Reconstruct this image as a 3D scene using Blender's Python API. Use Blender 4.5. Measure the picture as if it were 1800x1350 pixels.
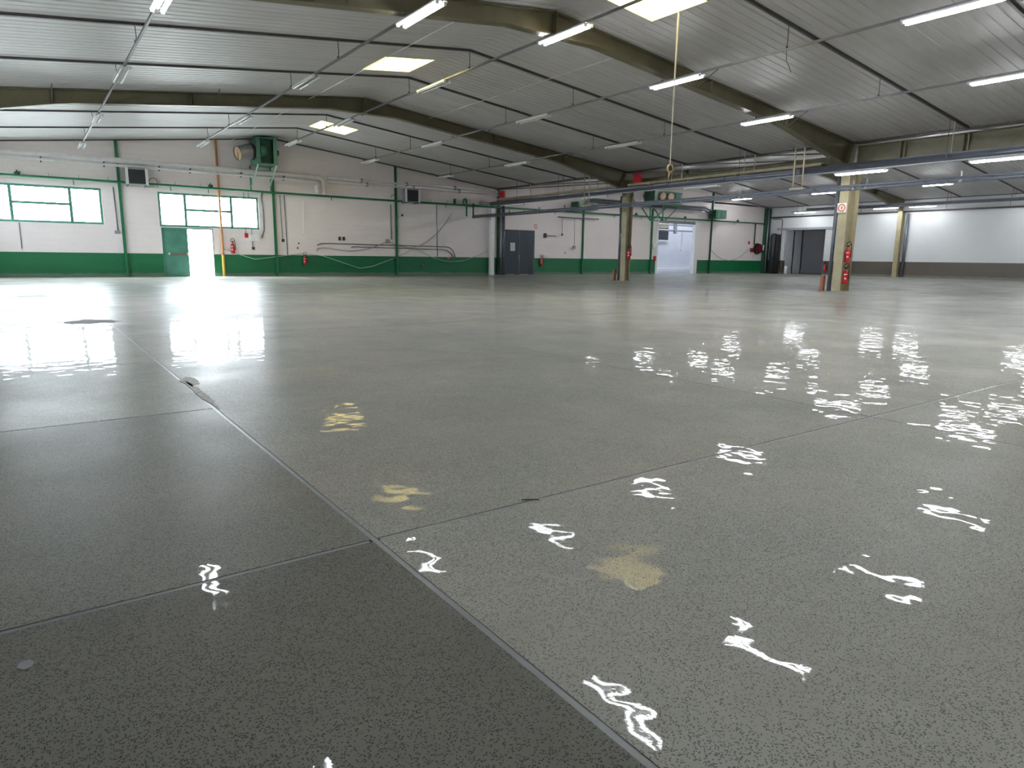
import bpy, math, random
from mathutils import Vector, Matrix
random.seed(7)
S = bpy.context.scene
COL = S.collection
for o in list(bpy.data.objects):
    bpy.data.objects.remove(o)

# ------------------------------------------------------------------ camera
YAW, PITCH, ROLL, FPX = 0.6223, 0.1861, 0.0124, 1181.43
fw = Vector((math.sin(YAW)*math.cos(PITCH), math.cos(YAW)*math.cos(PITCH), -math.sin(PITCH)))
rt = Vector((math.cos(YAW), -math.sin(YAW), 0)); up = rt.cross(fw)
r2 = rt*math.cos(ROLL)+up*math.sin(ROLL); u2 = -rt*math.sin(ROLL)+up*math.cos(ROLL)
cd = bpy.data.cameras.new('camera'); cam = bpy.data.objects.new('camera', cd); COL.objects.link(cam)
cd.sensor_fit = 'HORIZONTAL'; cd.sensor_width = 36.0; cd.lens = FPX*36.0/1800.0
cd.clip_start = 0.05; cd.clip_end = 500
M = Matrix.Identity(4)
for i in range(3):
    M[i][0] = r2[i]; M[i][1] = u2[i]; M[i][2] = -fw[i]
M[0][3], M[1][3], M[2][3] = 0, 0, 1.0
cam.matrix_world = M
S.camera = cam

# ------------------------------------------------------------------ world, exposure
SKY = 18.0
TUBE = 28.0
w = bpy.data.worlds.new('World'); S.world = w; w.use_nodes = True
bg = w.node_tree.nodes['Background']
bg.inputs[0].default_value = (0.90, 0.95, 1.0, 1); bg.inputs[1].default_value = SKY
S.view_settings.view_transform = 'Standard'; S.view_settings.look = 'None'
S.view_settings.exposure = 1.68; S.view_settings.gamma = 1.0; S.view_settings.use_curve_mapping = False
try:
    S.cycles.use_denoising = True
    S.cycles.max_bounces = 6; S.cycles.diffuse_bounces = 4; S.cycles.glossy_bounces = 2
    S.cycles.use_adaptive_sampling = True; S.cycles.adaptive_threshold = 0.045; S.cycles.adaptive_min_samples = 28
    S.cycles.caustics_reflective = False; S.cycles.caustics_refractive = False; S.cycles.blur_glossy = 1.0
    S.cycles.transparent_max_bounces = 12
    S.cycles.sample_clamp_indirect = 4.0
except Exception:
    pass

def portal(loc, direction, sx, sy):
    l = bpy.data.lights.new('daylight_opening', 'AREA'); l.shape = 'RECTANGLE'; l.size = sx; l.size_y = sy
    l.cycles.is_portal = True
    o = bpy.data.objects.new('daylight_opening', l); COL.objects.link(o)
    o.location = loc
    o.rotation_euler = Vector(direction).to_track_quat('-Z', 'Y').to_euler()
    return o

# ------------------------------------------------------------------ materials
def newmat(name):
    m = bpy.data.materials.new(name); m.use_nodes = True
    nt = m.node_tree; b = nt.nodes['Principled BSDF']
    return m, nt, b
def N(nt, t, **kw):
    n = nt.nodes.new(t)
    for k, v in kw.items():
        setattr(n, k, v)
    return n
def L(nt, a, b): nt.links.new(a, b)
def ramp(nt, fac, p0, p1, c0=(0, 0, 0, 1), c1=(1, 1, 1, 1)):
    r = N(nt, 'ShaderNodeValToRGB'); r.color_ramp.elements[0].position = p0; r.color_ramp.elements[1].position = p1
    r.color_ramp.elements[0].color = c0; r.color_ramp.elements[1].color = c1
    L(nt, fac, r.inputs[0]); return r.outputs[0]
def mixc(nt, fac, a, b, mode='MIX'):
    m = N(nt, 'ShaderNodeMix', data_type='RGBA', blend_type=mode)
    for s, v in ((0, fac), (6, a), (7, b)):
        if isinstance(v, (int, float)): m.inputs[s].default_value = v
        elif isinstance(v, tuple): m.inputs[s].default_value = v if len(v) == 4 else (*v, 1)
        else: L(nt, v, m.inputs[s])
    return m.outputs[2]
def noise(nt, vec, scale, detail=4, rough=.55, dist=0):
    n = N(nt, 'ShaderNodeTexNoise'); n.inputs['Scale'].default_value = scale; n.inputs['Detail'].default_value = detail
    n.inputs['Roughness'].default_value = rough; n.inputs['Distortion'].default_value = dist
    L(nt, vec, n.inputs['Vector']); return n.outputs['Fac']
def pos(nt): return N(nt, 'ShaderNodeNewGeometry').outputs['Position']
def scaled(nt, vec, sx, sy, sz):
    m = N(nt, 'ShaderNodeMapping'); m.inputs['Scale'].default_value = (sx, sy, sz); L(nt, vec, m.inputs['Vector']); return m.outputs[0]
def math_(nt, op, a, b=0.0):
    m = N(nt, 'ShaderNodeMath', operation=op)
    for i, v in enumerate((a, b)):
        if isinstance(v, (int, float)): m.inputs[i].default_value = v
        else: L(nt, v, m.inputs[i])
    return m.outputs[0]
def plain(name, col, rough=.5, metal=0.0, var=.12, scale=6.0, bump=0.0):
    """painted / metal surface: colour with slight uneven wear"""
    m, nt, b = newmat(name); p = pos(nt)
    f = noise(nt, p, scale)
    d = tuple(c*(1-var) for c in col); e = tuple(min(1, c*(1+var)) for c in col)
    L(nt, mixc(nt, ramp(nt, f, .3, .7), d, e), b.inputs['Base Color'])
    b.inputs['Roughness'].default_value = rough; b.inputs['Metallic'].default_value = metal
    if bump:
        bn = N(nt, 'ShaderNodeBump'); bn.inputs['Strength'].default_value = bump; bn.inputs['Distance'].default_value = .01
        L(nt, noise(nt, p, scale*8), bn.inputs['Height']); L(nt, bn.outputs[0], b.inputs['Normal'])
    return m
def emit(name, col, strength):
    m, nt, b = newmat(name)
    b.inputs['Base Color'].default_value = (.9, .9, .9, 1); b.inputs['Emission Color'].default_value = (*col, 1)
    b.inputs['Emission Strength'].default_value = strength; b.inputs['Roughness'].default_value = .3
    return m
def wallmat(name, upper, dado, dado_z, axis):
    """painted block wall: white above, gloss-painted dado below; faint block courses, dust and scuffs"""
    m, nt, b = newmat(name); p = pos(nt)
    sep = N(nt, 'ShaderNodeSeparateXYZ'); L(nt, p, sep.inputs[0])
    big = noise(nt, p, .35, 5, .6); fine = noise(nt, scaled(nt, p, 1, 1, 3), 2.2, 6, .65)
    up_ = mixc(nt, ramp(nt, big, .3, .75), tuple(c*.93 for c in upper), upper)
    up_ = mixc(nt, ramp(nt, fine, .55, .9, (0, 0, 0, 1), (.25, .25, .25, 1)), up_, tuple(c*.62 for c in upper))
    cv = N(nt, 'ShaderNodeCombineXYZ'); L(nt, sep.outputs[axis], cv.inputs[0]); L(nt, sep.outputs[2], cv.inputs[1])
    br = N(nt, 'ShaderNodeTexBrick'); L(nt, cv.outputs[0], br.inputs['Vector'])
    br.inputs['Scale'].default_value = 1.0; br.inputs['Mortar Size'].default_value = .012; br.inputs['Mortar Smooth'].default_value = .4
    br.inputs['Brick Width'].default_value = .6; br.inputs['Row Height'].default_value = .25
    up_ = mixc(nt, math_(nt, 'MULTIPLY', br.outputs['Fac'], .08), up_, tuple(c*.6 for c in upper))
    scr = noise(nt, scaled(nt, p, 1, 1, 14), 3.0, 5, .7)
    lo = mixc(nt, ramp(nt, big, .3, .8), tuple(c*.8 for c in dado), dado)
    lo = mixc(nt, ramp(nt, scr, .66, .74, (0, 0, 0, 1), (.28, .28, .28, 1)), lo, (.55, .6, .55))
    wear = ramp(nt, math_(nt, 'ADD', sep.outputs[2], math_(nt, 'MULTIPLY', fine, -.22)), -.06, .06, (.55, .55, .55, 1), (0, 0, 0, 1))
    lo = mixc(nt, wear, lo, (.22, .23, .2))
    st = ramp(nt, math_(nt, 'MULTIPLY', math_(nt, 'SUBTRACT', sep.outputs[2], dado_z-.5), 1.0), .499, .501)
    L(nt, mixc(nt, st, lo, up_), b.inputs['Base Color'])
    L(nt, mixc(nt, st, (.38, .38, .38), (.75, .75, .75)), b.inputs['Roughness'])
    bn = N(nt, 'ShaderNodeBump'); bn.inputs['Strength'].default_value = .25; bn.inputs['Distance'].default_value = .01
    L(nt, math_(nt, 'MULTIPLY', br.outputs['Fac'], -1.0), bn.inputs['Height']); L(nt, bn.outputs[0], b.inputs['Normal'])
    return m
def floormat():
    m, nt, b = newmat('polished_concrete'); p = pos(nt)
    oi = N(nt, 'ShaderNodeObjectInfo')
    big = noise(nt, p, .22, 3, .6, .4); mid = noise(nt, p, 1.1, 4, .62, .3); small = noise(nt, p, 7, 3, .6)
    c = mixc(nt, ramp(nt, big, .3, .72), (.315, .312, .288), (.43, .42, .38))
    c = mixc(nt, ramp(nt, mid, .35, .75, (0, 0, 0, 1), (.6, .6, .6, 1)), c, (.36, .375, .35))
    warm = noise(nt, scaled(nt, p, .5, 1.4, 1), .35, 2, .6)
    c = mixc(nt, ramp(nt, warm, .52, .75, (0, 0, 0, 1), (.5, .5, .5, 1)), c, (.46, .385, .30))
    # exposed aggregate: dark and a few pale chips
    v = N(nt, 'ShaderNodeTexVoronoi'); v.inputs['Scale'].default_value = 215; L(nt, p, v.inputs['Vector'])
    dens = ramp(nt, math_(nt, 'ADD', math_(nt, 'MULTIPLY', mid, .7), math_(nt, 'MULTIPLY', big, .5)), .42, .8, (.24, .24, .24, 1), (.72, .72, .72, 1))
    sc = N(nt, 'ShaderNodeSeparateColor'); L(nt, v.outputs['Color'], sc.inputs[0])
    pick = math_(nt, 'LESS_THAN', sc.outputs[0], dens)
    blob = math_(nt, 'LESS_THAN', v.outputs['Distance'], .5)
    c = mixc(nt, math_(nt, 'MULTIPLY', math_(nt, 'MULTIPLY', pick, blob), .66), c, (.022, .025, .022))
    pale = math_(nt, 'GREATER_THAN', sc.outputs[1], .988)
    c = mixc(nt, math_(nt, 'MULTIPLY', math_(nt, 'MULTIPLY', pale, blob), .6), c, (.6, .58, .52))
    c = mixc(nt, ramp(nt, small, .4, .8, (0, 0, 0, 1), (.3, .3, .3, 1)), c, (.24, .235, .215))
    c = mixc(nt, 1.0, c, oi.outputs['Color'], 'MULTIPLY')
    L(nt, c, b.inputs['Base Color'])
    rr = ramp(nt, mid, .3, .75, (.30, .30, .30, 1), (.46, .46, .46, 1)); L(nt, rr, b.inputs['Roughness'])
    b.inputs['Specular IOR Level'].default_value = .02
    L(nt, ramp(nt, noise(nt, p, .8, 4, .65, .5), .35, .7, (.12, .12, .12, 1), (.40, .40, .40, 1)), b.inputs['Coat Weight'])
    L(nt, ramp(nt, warm, .3, .75, (.010, .010, .010, 1), (.028, .028, .028, 1)), b.inputs['Coat Roughness']); b.inputs['Coat IOR'].default_value = 1.5
    h = math_(nt, 'ADD', noise(nt, p, 5.0, 1.6, .45), math_(nt, 'MULTIPLY', noise(nt, p, 170, 1, .5), .004))
    bn = N(nt, 'ShaderNodeBump'); bn.inputs['Strength'].default_value = 1.0; bn.inputs['Distance'].default_value = .0032
    L(nt, h, bn.inputs['Height']); L(nt, bn.outputs[0], b.inputs['Coat Normal'])
    return m
def ceilmat():
    m, nt, b = newmat('ceiling_sheet'); p = pos(nt)
    big = noise(nt, p, .18, 5, .6); st = noise(nt, scaled(nt, p, .25, 2.5, 1), 1.2, 5, .65)
    c = mixc(nt, ramp(nt, big, .3, .75), (.50, .485, .49), (.63, .61, .615))
    c = mixc(nt, ramp(nt, st, .5, .85, (0, 0, 0, 1), (.5, .5, .5, 1)), c, (.34, .315, .295))
    L(nt, c, b.inputs['Base Color']); b.inputs['Roughness'].default_value = .45
    return m
def glassmat(name, tint):
    m, nt, b = newmat(name); nt.nodes.remove(b)
    out = nt.nodes['Material Output']
    t = N(nt, 'ShaderNodeBsdfTransparent'); t.inputs[0].default_value = (*tint, 1)
    g = N(nt, 'ShaderNodeBsdfGlossy'); g.inputs['Roughness'].default_value = .05
    mx = N(nt, 'ShaderNodeMixShader'); mx.inputs[0].default_value = .05
    L(nt, t.outputs[0], mx.inputs[1]); L(nt, g.outputs[0], mx.inputs[2]); L(nt, mx.outputs[0], out.inputs[0])
    return m

MT = {}
MT['floor'] = floormat()
MT['wall'] = wallmat('green_dado_wall', (.88, .80, .785), (.006, .17, .06), .98, 0)
MT['wallr'] = wallmat('brown_dado_wall', (.68, .69, .70), (.115, .095, .075), 1.03, 1)
MT['wallp'] = wallmat('plain_wall', (.70, .68, .66), (.10, .085, .07), 1.0, 1)
MT['ceil'] = ceilmat()
MT['strip'] = plain('joint_metal', (.11, .105, .10), .5, .3)
MT['olive'] = plain('olive_steel_paint', (.145, .128, .073), .42, 0, .15, 2.0)
MT['olivel'] = plain('pale_olive_paint', (.36, .31, .19), .5, 0, .15, 2.5)
MT['tan'] = plain('tan_paint', (.44, .36, .24), .5, 0, .15, 3)
MT['green'] = plain('green_gloss_paint', (.016, .16, .07), .32, 0, .15, 3)
MT['greend'] = plain('dark_green_paint', (.02, .085, .05), .4, 0, .15, 3)
MT['greenm'] = plain('sea_green_paint', (.075, .24, .175), .35, 0, .15, 3)
MT['white'] = plain('white_paint', (.80, .80, .80), .4, 0, .05)
MT['offw'] = plain('offwhite_pipe', (.66, .63, .62), .4, 0, .08)
MT['grey'] = plain('grey_metal', (.33, .34, .36), .4, .4, .12)
MT['dgrey'] = plain('dark_grey_plastic', (.035, .037, .045), .45, 0, .1)
MT['pipe'] = plain('blue_grey_pipe', (.125, .135, .165), .28, .25, .12, 4)
MT['steel'] = plain('galvanised_steel', (.36, .36, .37), .38, .7, .1, 12)
MT['rail'] = plain('light_rail_metal', (.20, .20, .21), .4, .5, .1)
MT['door'] = plain('slate_door_paint', (.032, .047, .065), .45, 0, .08, 2)
MT['red'] = plain('red_enamel', (.55, .012, .022), .3, 0, .08)
MT['redd'] = plain('dull_red_paint', (.22, .010, .018), .45, 0, .1)  # darker copy of the red enamel, carrying the shadow on the hose reel
MT['black'] = plain('black_rubber', (.012, .012, .013), .5, 0, .1)
MT['orange'] = plain('orange_pipe_paint', (.50, .24, .10), .45, 0, .12)
MT['yellow'] = plain('yellow_pipe_paint', (.62, .40, .06), .45, 0, .12)
MT['rust'] = plain('rust_guard_paint', (.27, .085, .035), .5, 0, .15)
MT['brass'] = plain('brass', (.45, .33, .16), .4, .5, .15)
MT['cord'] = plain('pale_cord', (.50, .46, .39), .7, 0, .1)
MT['sage'] = plain('pale_green_cord', (.38, .56, .45), .6, 0, .1)
MT['paper'] = plain('paper', (.70, .74, .76), .7, 0, .05, 40)
MT['well'] = plain('skylight_well_paint', (.87, .79, .50), .5, 0, .04)
MT['glass'] = glassmat('window_glass', (.95, .98, 1.0))
MT['opal'] = glassmat('skylight_pane', (.62, .58, .44))
MT['opal2'] = glassmat('dirty_roof_pane', (.30, .305, .32))
MT['opal3'] = glassmat('grey_skylight_pane', (.30, .31, .33))
MT['tube_on'] = emit('fluorescent_tube_lit', (.92, .965, 1.0), TUBE)
MT['tube_off'] = plain('fluorescent_tube_off', (.86, .86, .85), .25, 0, .02)
MT['filler'] = plain('joint_filler', (.21, .225, .235), .35, 0, .15, 9)
MT['patch'] = plain('rough_patch', (.12, .115, .105), .7, 0, .35, 9, .5)
MT['spall'] = plain('spalled_concrete', (.30, .29, .26), .6, 0, .4, 25, .5)
MT['yard'] = plain('yard_concrete', (.28, .28, .26), .9, 0, .1, 1)
MT['dark'] = plain('dark_room_paint', (.014, .014, .015), .7, 0, .1, 1)  # near-black stands in for the unlit room's shade; also the inner curtain roll
MT['dark2'] = plain('dim_room_paint', (.018, .018, .02), .7, 0, .1, 1)  # walls coloured near-black to carry the unlit room's shade
MT['sign'] = plain('sign_white', (.74, .72, .68), .5, 0, .04)
MT['signred'] = plain('sign_orange', (.62, .12, .03), .5, 0, .05)
MT['panelw'] = plain('bay_white_paint', (.74, .76, .80), .6, 0, .04, 1)
MT['duct_in'] = plain('duct_lining', (.62, .45, .28), .7, 0, .1)

# ------------------------------------------------------------------ geometry helpers
ROOTLOC = {}
class MB:
    def __init__(s): s.v = []; s.f = []
    def box(s, x0, x1, y0, y1, z0, z1):
        n = len(s.v)
        s.v += [(x0, y0, z0), (x1, y0, z0), (x1, y1, z0), (x0, y1, z0), (x0, y0, z1), (x1, y0, z1), (x1, y1, z1), (x0, y1, z1)]
        s.f += [tuple(n+i for i in q) for q in ((0, 3, 2, 1), (4, 5, 6, 7), (0, 1, 5, 4), (1, 2, 6, 5), (2, 3, 7, 6), (3, 0, 4, 7))]
        return s
    def prism(s, pts, axis, a, b):
        """polygon pts (2-D) extruded along axis ('x','y','z') from a to b; pts in the other two axes order"""
        n = len(s.v); k = len(pts)
        def mk(p, t): return {'y': (p[0], t, p[1]), 'x': (t, p[0], p[1]), 'z': (p[0], p[1], t)}[axis]
        s.v += [mk(p, a) for p in pts]+[mk(p, b) for p in pts]
        s.f += [tuple(n+i for i in range(k)), tuple(n+k+i for i in reversed(range(k)))]
        s.f += [(n+i, n+k+i, n+k+(i+1) % k, n+(i+1) % k) for i in range(k)]
        return s
    def tube(s, path, r, seg=8, cap=True, closed=False):
        P = [Vector(p) for p in path]; n = len(s.v); m = len(P)
        rs = r if isinstance(r, (list, tuple)) else [r]*m
        prev = None
        for i, p in enumerate(P):
            if closed: t = (P[(i+1) % m]-P[i-1]).normalized()
            else: t = (P[min(i+1, m-1)]-P[max(i-1, 0)]).normalized()
            if prev is None:
                a = Vector((0, 0, 1)) if abs(t.z) < .9 else Vector((1, 0, 0)); u = t.cross(a).normalized()
            else:
                u = (prev-t*prev.dot(t)).normalized()
            prev = u; v = t.cross(u)
            for j in range(seg):
                an = 2*math.pi*j/seg
                s.v.append(tuple(p+(u*math.cos(an)+v*math.sin(an))*rs[i]))
        for i in range(m if closed else m-1):
            i2 = (i+1) % m
            for j in range(seg):
                j2 = (j+1) % seg
                s.f.append((n+i*seg+j, n+i*seg+j2, n+i2*seg+j2, n+i2*seg+j))
        if cap and not closed:
            s.f.append(tuple(n+j for j in reversed(range(seg)))); s.f.append(tuple(n+(m-1)*seg+j for j in range(seg)))
        return s
    def bar(s, a, b, wx, wz):
        """square-section bar between two points"""
        a = Vector(a); b = Vector(b); t = (b-a).normalized()
        q = Vector((0, 1, 0)) if abs(t.y) < .9 else Vector((1, 0, 0))
        u = t.cross(q).normalized()*wx/2; v = t.cross(u).normalized()*wz/2; n = len(s.v)
        for p in (a, b):
            for e, g in ((-1, -1), (1, -1), (1, 1), (-1, 1)): s.v.append(tuple(p+u*e+v*g))
        s.f += [tuple(n+i for i in q2) for q2 in ((3, 2, 1, 0), (4, 5, 6, 7), (0, 1, 5, 4), (1, 2, 6, 5), (2, 3, 7, 6), (3, 0, 4, 7))]
        return s
    def build(s, name, mat, parent=None, smooth=False, bevel=0):
        me = bpy.data.meshes.new(name)
        off = ROOTLOC.get(parent.name, Vector()) if parent else Vector()
        me.from_pydata([tuple(Vector(p)-off) for p in s.v], [], s.f); me.update()
        me.materials.append(MT[mat] if isinstance(mat, str) else mat)
        o = bpy.data.objects.new(name, me); COL.objects.link(o)
        if smooth:
            for p in me.polygons: p.use_smooth = len(p.vertices) == 4
        if bevel:
            b = o.modifiers.new('soft', 'BEVEL'); b.width = bevel; b.segments = 2; b.limit_method = 'ANGLE'
        if parent: o.parent = parent
        ROOTLOC[o.name] = off
        return o
def tag(o, label=None, cat=None, group=None, kind=None):
    if label: o['label'] = label
    if cat: o['category'] = cat
    if group: o['group'] = group
    if kind: o['kind'] = kind
    return o
def thing(name, label, cat, loc=(0, 0, 0), group=None, kind=None):
    o = bpy.data.objects.new(name, None); COL.objects.link(o); o.location = loc; o.empty_display_size = .2
    ROOTLOC[o.name] = Vector(loc)
    return tag(o, label, cat, group, kind)
def rebase(o):
    """move the origin of a single-mesh top-level thing to the bottom centre of its mesh"""
    vs = [v.co for v in o.data.vertices]
    c = Vector(((min(v.x for v in vs)+max(v.x for v in vs))/2, (min(v.y for v in vs)+max(v.y for v in vs))/2, min(v.z for v in vs)))
    for v in o.data.vertices: v.co -= c
    o.location = c; ROOTLOC[o.name] = c
    return o
def one(name, mb, mat, label, cat, group=None, smooth=False, bevel=0, kind=None):
    return tag(rebase(mb.build(name, mat, None, smooth, bevel)), label, cat, group, kind)
def copy_tree(o, parent=None):
    c = o.copy(); COL.objects.link(c); c.parent = parent
    ROOTLOC[c.name] = ROOTLOC.get(o.name, Vector())
    for ch in list(o.children): copy_tree(ch, c)
    return c
def sag(a, b, drop, n=14):
    a = Vector(a); b = Vector(b)
    return [tuple(a.lerp(b, i/n)+Vector((0, 0, -drop*4*(i/n)*(1-i/n)))) for i in range(n+1)]
def arc(c, r, a0, a1, n, pl='xz', off=0):
    out = []
    for i in range(n+1):
        a = math.radians(a0+(a1-a0)*i/n); p, q = r*math.cos(a), r*math.sin(a)
        out.append((c[0]+p, c[1], c[2]+q) if pl == 'xz' else (c[0], c[1]+p, c[2]+q) if pl == 'yz' else (c[0]+p, c[1]+q, c[2]))
    return out

# ------------------------------------------------------------------ dimensions
YW = 32.9; YB = -8.3; XL = -2.9; XR = 48.5; XV = 22.6
R1, Z1, R2, Z2, SL = 9.87, 6.25, 36.76, 6.41, .1115
def zr(x): return Z1-SL*abs(x-R1) if x < XV else Z2-SL*abs(x-R2)
BAY = 3.4167
FR = [22.65, 12.4, 2.15]
JOINTS = [29.48, 26.07, 19.23, 15.82, 8.98, 5.57, -1.27, -4.68]

# ------------------------------------------------------------------ walls
def wall(name, mat, axis, a0, a1, t0, t1, topf, holes, breaks, label):
    us = sorted({a0, a1, *breaks, *[h[0] for h in holes], *[h[1] for h in holes]})
    mb = MB()
    for u0, u1 in zip(us, us[1:]):
        um = (u0+u1)/2
        hs = sorted([h for h in holes if h[0] < um < h[1]], key=lambda h: h[2])
        z = -.05
        for h in hs:
            if h[2] > z+.001: mb.prism([(u0, z), (u1, z), (u1, h[2]), (u0, h[2])], 'y' if axis == 0 else 'x', t0, t1)
            z = h[3]
        mb.prism([(u0, z), (u1, z), (u1, topf(u1)), (u0, topf(u0))], 'y' if axis == 0 else 'x', t0, t1)
    return tag(mb.build(name, mat), label, None, None, 'structure')
W1 = (-1.27, 2.83, 2.13, 3.57); W2 = (4.9, 9.06, 2.13, 3.57); D1 = (4.93, 7.0, -.05, 2.08)
D2 = (22.92, 25.1, -.05, 2.58); D3 = (35.9, 39.75, -.05, 3.68); D4 = (28.0, 31.3, -.05, 3.34)
wall('wall_far', 'wall', 0, XL-.2, XR+.2, YW, YW+.22, lambda u: zr(u)+.05, [W1, W2, D1, D2, D3], [R1, XV, R2], 'white block gable wall with green painted dado')
wall('wall_right', 'wallr', 1, YB, YW, XR, XR+.2, lambda u: zr(XR)+.05, [D4], [], 'white side wall with brown painted dado')
FILL_WIN = [(24.0, 31.0, 3.2, 3.7), (13.6, 21.4, 2.8, 3.6)]  # side-wall windows added out of view to bring in more daylight
wall('wall_left', 'wallp', 1, YB, YW, XL-.2, XL, lambda u: zr(XL)+.05, FILL_WIN, [], 'white side wall with a row of high windows')
wall('wall_back', 'wallp', 0, XL-.2, XR+.2, YB-.2, YB, lambda u: zr(u)+.05, [], [R1, XV, R2], 'white gable wall behind the camera')
tag(MB().box(-90, 140, -90, 160, -.3, -.06).build('ground', 'yard'), 'pale concrete yard outside the hall', None, None, 'structure')

# ------------------------------------------------------------------ floor slabs and joints
floor = thing('floor', 'polished grey concrete floor with joints and exposed aggregate', None, (0, 0, 0), None, 'structure')
XJ = [XL, .926, 4.42, 11.4, 18.4, 25.4, 32.4, 39.4, XR]
YJ_LEFT = [YB, -2.6, 2.12, 4.65, 7.0, 11.8, 16.6, 21.4, 26.2, YW]
YJ = [YB, -2.6, 2.12, 9.1, 16.1, 23.1, YW]
random.seed(3)
for i, (x0, x1) in enumerate(zip(XJ, XJ[1:])):
    ys = YJ_LEFT if i == 0 else YJ
    for j, (y0, y1) in enumerate(zip(ys, ys[1:])):
        g = .011 if (x1 < 12 and y0 < 8) else .004
        gx0 = 0 if i == 0 else g; gx1 = 0 if i == len(XJ)-2 else g
        gy = g if (i > 0 or y0 < 3) else .003
        o = MB().box(x0+gx0, x1-gx1, y0+gy, y1-gy, -.12, 0).build('floor_slab', 'floor', floor)
        t = random.uniform(.93, 1.05)
        if i == 0: t = 1.0*{0: .48, 1: .5, 2: .62, 3: .85}.get(j, 1.0)*1.0
        o.color = (t, t, t*(.97 if i == 0 else 1), 1)
for x in XJ[1:-1]:
    MB().box(x-.011, x+.011, YB, YW, -.1, -.002 if x < 5 else -.003).build('joint_filler', 'filler', floor)
for y in YJ[1:-1]:
    MB().box(XJ[1]+.02, XR, y-.011, y+.011, -.1, -.002).build('joint_filler', 'filler', floor)
for y in YJ_LEFT[1:-1]:
    MB().box(XL, XJ[1]-.02, y-.011, y+.011, -.1, -.002).build('joint_filler', 'filler' if y < 3 else 'patch', floor)
# worn spots in the slab surface
def blobpatch(name, cx, cy, rx, ry, mat, rot=0, n=22, z=.0012, jag=.25):
    random.seed(int(cx*100+cy*10)); pts = []
    for k in range(n):
        a = 2*math.pi*k/n; r = 1+random.uniform(-jag, jag)
        px, py = rx*r*math.cos(a), ry*r*math.sin(a)
        pts.append((cx+px*math.cos(rot)-py*math.sin(rot), cy+px*math.sin(rot)+py*math.cos(rot)))
    return MB().prism(pts, 'z', -.01, z).build(name, mat, floor)
blobpatch('floor_patch', .70, 11.6, .34, .34, 'patch')
blobpatch('floor_patch', .16, 18.9, .42, .4, 'spall')
blobpatch('floor_patch', .95, 5.2, .03, .5, 'spall', 0, 30)
blobpatch('floor_patch', .98, 5.75, .06, .2, 'spall', 0, 16)
blobpatch('floor_patch', -.094, 1.907, .017, .022, 'filler', 0, 16, .0012, .05)
MB().tube([(1.60, 2.15, .003), (1.63, 2.13, .004), (1.66, 2.11, .003)], .002, 6).build('floor_chip', 'black', floor)

# ------------------------------------------------------------------ ceiling: ribbed sheets between joint strips
ceiling = thing('ceiling', 'pale ribbed metal sheet ceiling on two ridged naves', None, (0, 0, 5), None, 'structure')
SKYL = [(8.08, 9.56, 17.04, 18.58), (10.08, 11.65, 27.18, 28.69), (10.2, 11.575, 9.59, 11.11),
        (8.1, 9.55, -.6, .9), (10.2, 11.6, -5.0, -3.5), (33.6, 36.4, 3.2, 4.8),  # from here on: unseen skylights added for extra daylight
        (33.6, 36.4, 9.6, 11.6), (33.6, 36.4, 16.4, 18.4), (33.6, 36.4, 19.8, 21.8), (37.2, 40.0, 6.4, 8.4)]
def sheet(x0, x1, y0, y1):
    mb = MB(); n = max(1, round((y1-y0)/.244)); p = (y1-y0)/n; prof = []
    for k in range(n):
        a = y0+k*p
        prof += [(a, 0), (a+p*.80, 0), (a+p*.86, .012), (a+p*.94, .012)]
    prof.append((y1, 0))
    k = len(prof)
    for x in (x0, x1):
        mb.v += [(x, y, zr_side(x, x0, x1)+d) for y, d in prof]
    for i in range(k-1): mb.f.append((i, i+1, k+i+1, k+i))
    b = len(mb.v)
    for x in (x0, x1):
        mb.v += [(x, y0, zr_side(x, x0, x1)+.12), (x, y1, zr_side(x, x0, x1)+.12)]
    mb.f += [(b, b+2, b+3, b+1), (0, b, b+1, k-1), (k, k+k-1, b+3, b+2), (0, k, b+2, b), (k-1, b+1, b+3, 2*k-1)]
    return mb
def zr_side(x, x0, x1):
    xm = (x0+x1)/2
    if xm < XV: return Z1-SL*abs(x-R1)
    return Z2-SL*abs(x-R2)
ylines = sorted(JOINTS+FR+[YB-.25, YW+.25])
SLOPES = [(XL-.2, R1), (R1, XV), (XV, R2), (R2, XR+.2)]
for a, b in zip(ylines, ylines[1:]):
    for x0, x1 in SLOPES:
        sk = [s for s in SKYL if x0 < (s[0]+s[1])/2 < x1 and a < (s[2]+s[3])/2 < b]
        if not sk:
            sheet(x0, x1, a, b).build('ceiling_sheet', 'ceil', ceiling); continue
        s = sk[0]
        sheet(x0, s[0], a, b).build('ceiling_sheet', 'ceil', ceiling)
        sheet(s[1], x1, a, b).build('ceiling_sheet', 'ceil', ceiling)
        for c, d in ((a, s[2]), (s[3], b)):
            if d-c > .02:
                mb = sheet(s[0], s[1], c, d); mb.build('ceiling_sheet', 'ceil', ceiling)
for y in JOINTS:
    for x0, x1 in SLOPES:
        mb = MB(); za, zb = zr_side(x0, x0, x1), zr_side(x1, x0, x1)
        mb.prism([(x0, za-.045), (x1, zb-.045), (x1, zb+.01), (x0, za+.01)], 'y', y-.028, y+.028)
        mb.prism([(x0, za-.012), (x1, zb-.012), (x1, zb+.01), (x0, za+.01)], 'y', y-.06, y+.06)
        mb.build('joint_strip', 'strip', ceiling)
for x0, x1, n in ((XL-.0, XL+.12, 0), (XV-.16, XV+.16, 1), (XR-.12, XR, 2)):
    z = zr(XL) if n == 0 else zr(XV) if n == 1 else zr(XR)
    MB().box(x0, x1, YB, YW, z-.03, z+.05).build('gutter_strip', 'strip', ceiling)
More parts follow.
